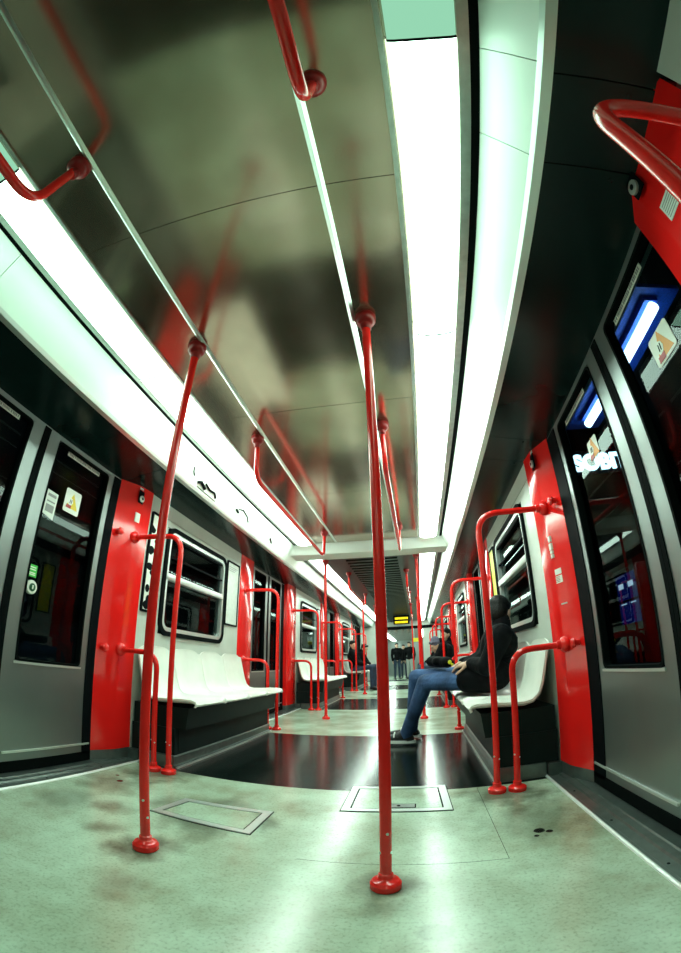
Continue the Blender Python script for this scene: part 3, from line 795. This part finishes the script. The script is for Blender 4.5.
# blue machine on the platform
t = thing('vending_machine', 'blue machine with two small lit screens on the platform', 'vending machine', (3.4, 5.2, -.05))
b = MB(); b.box(3.32, 3.85, 4.86, 5.56, -.05, 1.54, bev=.02); b.build('cabinet', M['black'], t)
b = MB(); b.box(3.312, 3.32, 4.94, 5.48, 1.13, 1.46); b.box(3.312, 3.32, 4.94, 5.48, .82, 1.10); b.build('lit_front', M['bluelit'], t)
for q in ((5.00, 5.14, 1.28, 1.35), (5.28, 5.42, 1.28, 1.35), (5.0, 5.14, 1.07, 1.085), (5.26, 5.42, 1.07, 1.085)): b = MB(); b.box(3.306, 3.312, *q); b.build('screen', M['screen'], t)

# ------------------------------------------------------------------ people
def remesh(mb, name, m, parent, vox, smooth=4, sharp=180):
    bmesh.ops.recalc_face_normals(mb.bm, faces=mb.bm.faces)
    me = bpy.data.meshes.new('tmp'); mb.bm.to_mesh(me); mb.bm.free()
    o = bpy.data.objects.new('tmp', me); COL.objects.link(o)
    md = o.modifiers.new('r', 'REMESH'); md.mode = 'VOXEL'; md.voxel_size = vox
    if smooth:
        s = o.modifiers.new('s', 'SMOOTH'); s.factor = .5; s.iterations = smooth
    bpy.context.view_layer.update(); dg = bpy.context.evaluated_depsgraph_get()
    me2 = bpy.data.meshes.new_from_object(o.evaluated_get(dg), depsgraph=dg); me2.name = name
    bpy.data.objects.remove(o); bpy.data.meshes.remove(me)
    off = Vector((0, 0, 0)); q = parent
    while q is not None: off += q.location; q = q.parent
    me2.transform(Matrix.Translation(-off)); me2.materials.clear(); me2.materials.append(m)
    for p in me2.polygons: p.use_smooth = True
    n = bpy.data.objects.new(name, me2); COL.objects.link(n); n.parent = parent
    return n

def frame(fwd, up=(0, 0, 1)):
    f = Vector(fwd).normalized(); u = Vector(up); r = f.cross(u).normalized(); u = r.cross(f).normalized()
    return r, f, u                          # right, forward, up

def hand(b, wrist, d, palm_n, k=1., curl=.5, thumb_side=1):
    """palm and five bent fingers; d = direction of the hand, palm_n = way the palm faces"""
    d = Vector(d).normalized(); pn = Vector(palm_n); pn = (pn - d * pn.dot(d)).normalized(); s = d.cross(pn) * thumb_side
    w = Vector(wrist); P = w + d * .045 * k
    b.cap(w, .021 * k, w + d * .03 * k, .024 * k)
    for q in (-.024, -.008, .008, .024):
        b.cap(w + d * .02 * k + s * q * .7 * k, .015 * k, w + d * .085 * k + s * q * k, .0135 * k, 8)
    for q, ln in ((.028, .072), (.0095, .080), (-.0095, .074), (-.027, .058)):
        p = w + d * .085 * k + s * q * k; dd = d.copy()
        for j, fr in enumerate((.45, .32, .23)):
            dd = (dd + pn * curl * (.55 if j == 0 else .9)).normalized()
            e = p + dd * ln * fr * k; b.cap(p, (.0092 - j * .0006) * k, e, (.0088 - j * .0007) * k, 8); p = e
    p = w + d * .025 * k + s * .026 * k; dd = (d * .6 + s * .7 + pn * .35).normalized()
    for j, ln in enumerate((.038, .030, .024)):
        e = p + dd * ln * k; b.cap(p, (.012 - j * .001) * k, e, (.011 - j * .001) * k, 8); p = e; dd = (dd + d * .35 + pn * curl * .3).normalized()

def person(label, loc, J, S=1., vox=.009, top=M['jacket'], legs=M['jeans'], hairm=M['hair'], hat=None, group=None, sole=True, hood=False, coat=0):
    """J: joint positions (world): pelvis, chest, neck, head, face(dir), shL/R, elL/R, wrL/R, handd, hipL/R, knL/R, anL/R, toL/R (dirs)"""
    t = thing('person', label, 'person', loc, group)
    V = {k: Vector(v) for k, v in J.items()}
    pel, che, nec, hd = V['pelvis'], V['chest'], V['neck'], V['head']
    hr, hf, hu = frame(V['face'], V.get('headup', (0, 0, 1)))
    rot = Matrix((hr, hf, hu)).transposed()
    b = MB()
    # trunk and neck
    sh = (V['shR'] - V['shL']).normalized()
    b.cap(pel, .115 * S, (pel + che) / 2, .105 * S); b.cap((pel + che) / 2, .105 * S, che, .125 * S)
    b.cap(pel - sh * .06 * S, .09 * S, pel + sh * .06 * S, .09 * S)
    b.cap(che - sh * .07 * S, .10 * S, che + sh * .07 * S, .10 * S)
    b.cap(V['shL'], .055 * S, V['shR'], .055 * S)
    b.cap(nec, .058 * S, hd - hu * .05 * S, .050 * S)
    # head: skull, face, jaw, nose, brow, ears
    H = lambda r, f, u: hd + hr * r * S + hf * f * S + hu * u * S
    b.ball(H(0, -.012, .025), (.074 * S, .094 * S, .088 * S), rot)
    b.ball(H(0, .025, -.02), (.064 * S, .070 * S, .090 * S), rot)
    b.cap(H(-.028, .035, -.085), .026 * S, H(.028, .035, -.085), .026 * S); b.ball(H(0, .070, -.092), .024 * S)
    b.cap(H(0, .090, .012), .009 * S, H(0, .108, -.028), .0145 * S); b.cap(H(-.014, .094, -.032), .009 * S, H(.014, .094, -.032), .009 * S)
    b.cap(H(-.034, .083, .026), .010 * S, H(.034, .083, .026), .010 * S)
    b.cap(H(-.018, .088, -.058), .008 * S, H(.018, .088, -.058), .008 * S)
    for e in (-1, 1):
        b.ball(H(e * .074, -.004, -.01), (.010 * S, .020 * S, .032 * S), rot); b.cap(H(e * .045, .062, -.025), .018 * S, H(e * .038, .055, -.05), .018 * S)
    # limbs
    for sd in 'LR':
        b.cap(V['sh' + sd], .050 * S, V['el' + sd], .038 * S); b.cap(V['el' + sd], .038 * S, V['wr' + sd], .025 * S)
        hdv = V['hd' + sd]; hand(b, V['wr' + sd], hdv, V['pn' + sd], S, J.get('curl', .45), 1 if sd == 'L' else -1)
        b.cap(V['hip' + sd], .080 * S, V['kn' + sd], .052 * S); b.cap(V['kn' + sd], .050 * S, V['an' + sd], .034 * S)
        b.cap(V['an' + sd], .034 * S, V['an' + sd] + V['to' + sd].normalized() * .02 * S - Vector((0, 0, .04 * S)), .020 * S)
    remesh(b, 'body', M['skin'], t, vox * .75, 3)
    # eyes, mouth
    for e in (-1, 1): MB().ball(H(e * .030, .0835, .004), (.011 * S, .008 * S, .007 * S), rot, 10).build('eye', M['eye'], t)
    MB().ball(H(0, .0945, -.058), (.020 * S, .006 * S, .006 * S), rot, 10).build('mouth', M['lips'], t)
    # jacket
    b = MB(); g = .022 * S
    b.cap(pel + (che - pel) * .05, .125 * S, (pel + che) / 2, .118 * S + g * .3); b.cap((pel + che) / 2, .118 * S + g * .3, che, .128 * S + g * .3)
    b.cap(pel - sh * .07 * S, .105 * S, pel + sh * .07 * S, .105 * S)
    b.cap(che - sh * .08 * S, .108 * S + g * .4, che + sh * .08 * S, .108 * S + g * .4)
    b.cap(V['shL'], .055 * S + g, V['shR'], .055 * S + g)
    b.cap(che, .11 * S, nec, .070 * S)
    b.cap(nec - hu * .01 * S, .074 * S, nec + hu * .035 * S, .068 * S)
    for sd in 'LR':
        b.cap(V['sh' + sd], .056 * S + g, V['el' + sd], .044 * S + g * .9); b.cap(V['el' + sd], .044 * S + g * .9, V['wr' + sd].lerp(V['el' + sd], .06), .032 * S + g * .6)
    if coat:
        for sd in 'LR':
            b.cap(pel, .122 * S, V['hip' + sd].lerp(V['kn' + sd], coat), .098 * S); b.cap(V['hip' + sd] + Vector((.03, 0, 0)), .110 * S, V['hip' + sd].lerp(V['kn' + sd], coat), .098 * S); b.ball(pel + (V['hip' + sd] - V['hipL'].lerp(V['hipR'], .5)) * 1.1 + Vector((.01, 0, 0)), .112 * S)
        b.cap(pel + (che - pel) * .4, .135 * S, V['hipL'].lerp(V['hipR'], .5).lerp(V['knL'], .18) + Vector((0, 0, .05)), .11 * S)
    remesh(b, 'jacket', top, t, vox, 4)
    # trousers
    b = MB()
    b.cap(pel - sh * .07 * S - Vector((0, 0, .01)), .102 * S, pel + sh * .07 * S - Vector((0, 0, .01)), .102 * S)
    for sd in 'LR':
        b.cap(V['hip' + sd], .090 * S, V['kn' + sd], .064 * S); b.cap(V['kn' + sd], .063 * S, V['an' + sd] - Vector((0, 0, .018)), .050 * S)
        b.cap(pel, .09 * S, V['hip' + sd], .09 * S)
    remesh(b, 'trousers', legs, t, vox, 4)
    # shoes
    for sd in 'LR':
        an = V['an' + sd]; to = V['to' + sd].normalized(); to.z = 0; to.normalize(); rt = Vector((to.y, -to.x, 0))
        zb = an.z - .085 * S
        b = MB()
        heel = Vector((an.x, an.y, zb)) - to * .045 * S
        b.cap(an - Vector((0, 0, .005)), .044 * S, heel + to * .03 * S + Vector((0, 0, .045 * S)), .044 * S)
        b.cap(an - Vector((0, 0, .012)), .047 * S, heel + to * .11 * S + Vector((0, 0, .042 * S)), .042 * S)
        b.cap(heel + Vector((0, 0, .036 * S)) + to * .01, .034 * S, heel + to * .13 * S + Vector((0, 0, .036 * S)), .040 * S)
        b.cap(heel + to * .13 * S + Vector((0, 0, .034 * S)), .040 * S, heel + to * .225 * S + Vector((0, 0, .028 * S)), .030 * S)
        sh_ = remesh(b, 'shoe', M['shoe'], t, vox * .7, 3)
        if sole:
            b = MB(); o = []
            for k in range(24):
                a = 2 * math.pi * k / 24; c_, s_ = math.cos(a), math.sin(a)
                q = heel + to * (.100 + .136 * c_) * S + rt * (.043 * s_ * (1 + .12 * c_)) * S
                o.append((q.x, q.y))
            b.prism(o, zb, zb + .024 * S, 'z'); b.build('sole', M['sole'], sh_)
            b = MB()
            for k in (.10, .135): b.tube([heel + to * k * S + rt * u * .042 * S + Vector((0, 0, (.040 + .046 * (1 - u * u)) * S)) for u in (-.9, -.4, 0, .4, .9)], .006 * S, seg=6)
            b.build('stripe', M['sole'], sh_)
    # hair or hat
    b = MB()
    b.ball(H(0, -.022, .040), (.083 * S, .098 * S, .088 * S), rot); b.ball(H(0, -.045, .0), (.076 * S, .070 * S, .095 * S), rot)
    b.cap(H(-.045, .052, .088), .026 * S, H(.045, .052, .088), .026 * S)
    if hat: b.cap(H(0, -.02, .06), .092 * S, H(0, -.03, .085), .080 * S)
    if hood: b.cap(H(-.07, -.02, -.05), .03 * S, H(-.06, -.06, -.12), .03 * S); b.cap(H(.07, -.02, -.05), .03 * S, H(.06, -.06, -.12), .03 * S)
    remesh(b, 'knit_cap' if hat else 'hair', hat or hairm, t, vox * .8, 3)
    return t

# man in jeans slouched on the near right bench, legs stretched into the aisle
man = person('man in black jacket and blue jeans slouched on the bench, legs stretched out', (1.0, 3.0, 0), dict(
    pelvis=(1.02, 3.00, .565), chest=(1.09, 2.98, .775), neck=(1.115, 3.0, .895), head=(1.125, 3.05, .99), face=(.45, .80, -.40),
    shL=(1.07, 2.80, .825), shR=(1.08, 3.18, .825), elL=(.96, 2.80, .625), elR=(1.0, 3.34, .66), wrL=(.88, 2.97, .655), wrR=(.86, 3.34, .655),
    hdL=(-.75, .5, -.1), pnL=(.3, .2, -1), hdR=(-.7, -.5, -.2), pnR=(.3, -.2, -1),
    hipL=(.97, 2.95, .545), hipR=(.97, 3.12, .545), knL=(.565, 3.24, .53), knR=(.50, 3.46, .565), anL=(.40, 3.52, .105), anR=(.445, 3.80, .10),
    toL=(-1, .18, 0), toR=(-1, .1, 0)), vox=.008, coat=.26)
# shoulder bag resting on his lap
bag = thing('shoulder_bag', 'black shoulder bag with a small yellow emblem on the seated man\'s lap', 'bag', (.70, 3.22, .63))
b = MB(); b.cap((.73, 3.11, .672), .042, (.62, 3.36, .684), .042); b.box(.62, .72, 3.16, 3.30, .650, .715, bev=.03); remesh(b, 'bag_body', M['jacket'], bag, .008, 3)
b = MB(); b.ball((.742, 3.066, .672), (.014, .008, .016)); b.ball((.758, 3.069, .655), (.010, .008, .010)); b.build('emblem', M['yellowp'], bag)
def sitter(sx, y, label, lean=0., S=.95, hat=None, handface=False, legs=M['jeansd'], top=M['jacket'], headdz=0, look=(-1, -.25, -.1), vox=.012, xoff=0):
    X = lambda v: sx * (v + xoff - .035)
    J = dict(pelvis=(X(1.04), y, .55), chest=(X(1.08 - lean * .5), y, .82 - abs(lean) * .15), neck=(X(1.09 - lean), y, .97 - abs(lean) * .3), head=(X(1.06 - lean * 1.35), y - .01, 1.09 + headdz - abs(lean) * .5),
             face=(sx * look[0], look[1], look[2]),
             hipL=(X(.98), y + sx * -.09, .535), hipR=(X(.98), y + sx * .09, .535), knL=(X(.60), y - sx * .12, .545), knR=(X(.60), y + sx * .12, .545), anL=(X(.56), y - sx * .12, .085), anR=(X(.60), y + sx * .13, .085),
             toL=(-sx, 0, 0), toR=(-sx, .1, 0))
    for s, n in ((-1, 'L'), (1, 'R')):
        q = sx * s
        J['sh' + n] = (X(1.07 - lean * .85), y + q * .185, .90 - abs(lean) * .25); J['el' + n] = (X(.93 - lean * .7), y + q * .21, .66); J['wr' + n] = (X(.74), y + q * .10, .60)
        J['hd' + n] = (-sx * .9, -q * .4, -.2); J['pn' + n] = (sx * .2, -q * .2, -1)
    if handface:
        n = 'L' if sx > 0 else 'R'
        q = -1
        J['el' + n] = (X(.82), y - .16, .72); J['wr' + n] = (X(.93), y - .12, .93); J['hd' + n] = (sx * .35, .25, .9); J['pn' + n] = (sx * .8, .5, 0)
    return person(label, (X(1.0), y, 0), J, S, vox, top, legs, hat=hat, sole=False)
sitter(1, 6.62, 'person bent forward in a grey knitted cap on the second right bench', lean=.16, hat=M['cap'], S=.9, headdz=-.12, look=(-.8, -.3, -.5))
sitter(1, 7.45, 'person in black with one hand raised to the face on the second right bench', handface=True, look=(-.7, -.7, -.15))
sitter(1, 10.35, 'person in dark clothes on the third right bench, head bowed', lean=.05, look=(-.8, -.4, -.3))
sitter(-1, 10.25, 'person in black jacket and dark jeans on the third left bench, closer rider', look=(-.6, -.6, -.1))
sitter(-1, 11.0, 'person leaning out over the lap on the third left bench, farther rider', lean=.14, look=(-.7, -.55, -.35))

def stander(x, y, z0, label, S=1., face=(0, -1, -.05), legs=M['jeansd'], arm=0.):
    P = lambda dx, dy, z: (x + dx * S, y + dy * S, z0 + z * S)
    f = Vector(face); f.z = 0; f.normalize(); r = Vector((f.y, -f.x, 0))
    def Q(u, v, z): return (x + (r.x * u + f.x * v) * S, y + (r.y * u + f.y * v) * S, z0 + z * S)
    J = dict(pelvis=Q(0, 0, .95), chest=Q(0, 0, 1.28), neck=Q(0, 0, 1.47), head=Q(0, .02, 1.60), face=face)
    for s, n in ((-1, 'L'), (1, 'R')):
        J['sh' + n] = Q(s * .19, 0, 1.40); J['el' + n] = Q(s * .225, -.03, 1.12); J['wr' + n] = Q(s * .215, .05, .87)
        J['hd' + n] = (f.x * .2, f.y * .2, -1); J['pn' + n] = tuple(-r * s)
        J['hip' + n] = Q(s * .09, 0, .92); J['kn' + n] = Q(s * .10, .02, .50); J['an' + n] = Q(s * .11, 0, .085); J['to' + n] = tuple(f)
    return person(label, (x, y, z0), J, S, .014, M['jacket'], legs, sole=False, group='people standing in the next car')
stander(-.42, 19.6, DZ, 'dark-clad person standing in the next car, leftmost of three', .97, (.3, -1, 0))
stander(-.12, 20.2, DZ, 'dark-clad person standing in the next car, middle of three', .93, (-.2, -1, 0))
stander(.17, 19.4, DZ, 'dark-clad person in paler trousers standing in the next car, rightmost of three', .98, (-.4, -1, 0), mat('pale_trousers', (.35, .38, .36), .8))

# ------------------------------------------------------------------ camera (short fisheye lens), world, view
q_yaw, q_pitch, q_roll, q_f, q_k = -0.17312882695655427, 0.4405858785827454, -0.012562155287714514, 4.14313349, -0.036402385675761324
cy, sy, cp, sp = math.cos(q_yaw), math.sin(q_yaw), math.cos(q_pitch), math.sin(q_pitch)
fw = Vector((sy * cp, cy * cp, sp)); rg = Vector((cy, -sy, 0)); up = rg.cross(fw)
r2 = rg * math.cos(q_roll) + up * math.sin(q_roll); u2 = -rg * math.sin(q_roll) + up * math.cos(q_roll)
cd = bpy.data.cameras.new('camera'); cam = bpy.data.objects.new('camera', cd); COL.objects.link(cam); SC.camera = cam
mw = Matrix((r2, u2, -fw)).transposed().to_4x4(); mw.translation = Vector((.515, 0, .72)); cam.matrix_world = mw
cd.type = 'PANO'; cd.panorama_type = 'FISHEYE_LENS_POLYNOMIAL'
cd.sensor_fit = 'HORIZONTAL'; cd.sensor_width = 6.81; cd.sensor_height = 9.53
cd.fisheye_fov = R(175)
cd.fisheye_polynomial_k0 = 0; cd.fisheye_polynomial_k1 = -1 / q_f; cd.fisheye_polynomial_k2 = 0
cd.fisheye_polynomial_k3 = -q_k / q_f ** 3; cd.fisheye_polynomial_k4 = 0
cd.clip_start = .02

w = bpy.data.worlds.new('world'); SC.world = w; w.use_nodes = True
bg = w.node_tree.nodes['Background']; bg.inputs[0].default_value = (.02, .06, .07, 1); bg.inputs[1].default_value = .3
SC.view_settings.view_transform = 'Standard'; SC.view_settings.look = 'None'; SC.view_settings.exposure = .7; SC.view_settings.gamma = 1
SC.view_settings.use_curve_mapping = False
SC.cycles.use_denoising = True
SC.cycles.max_bounces = 9; SC.cycles.transparent_max_bounces = 16; SC.cycles.sample_clamp_indirect = 6; SC.cycles.blur_glossy = .3
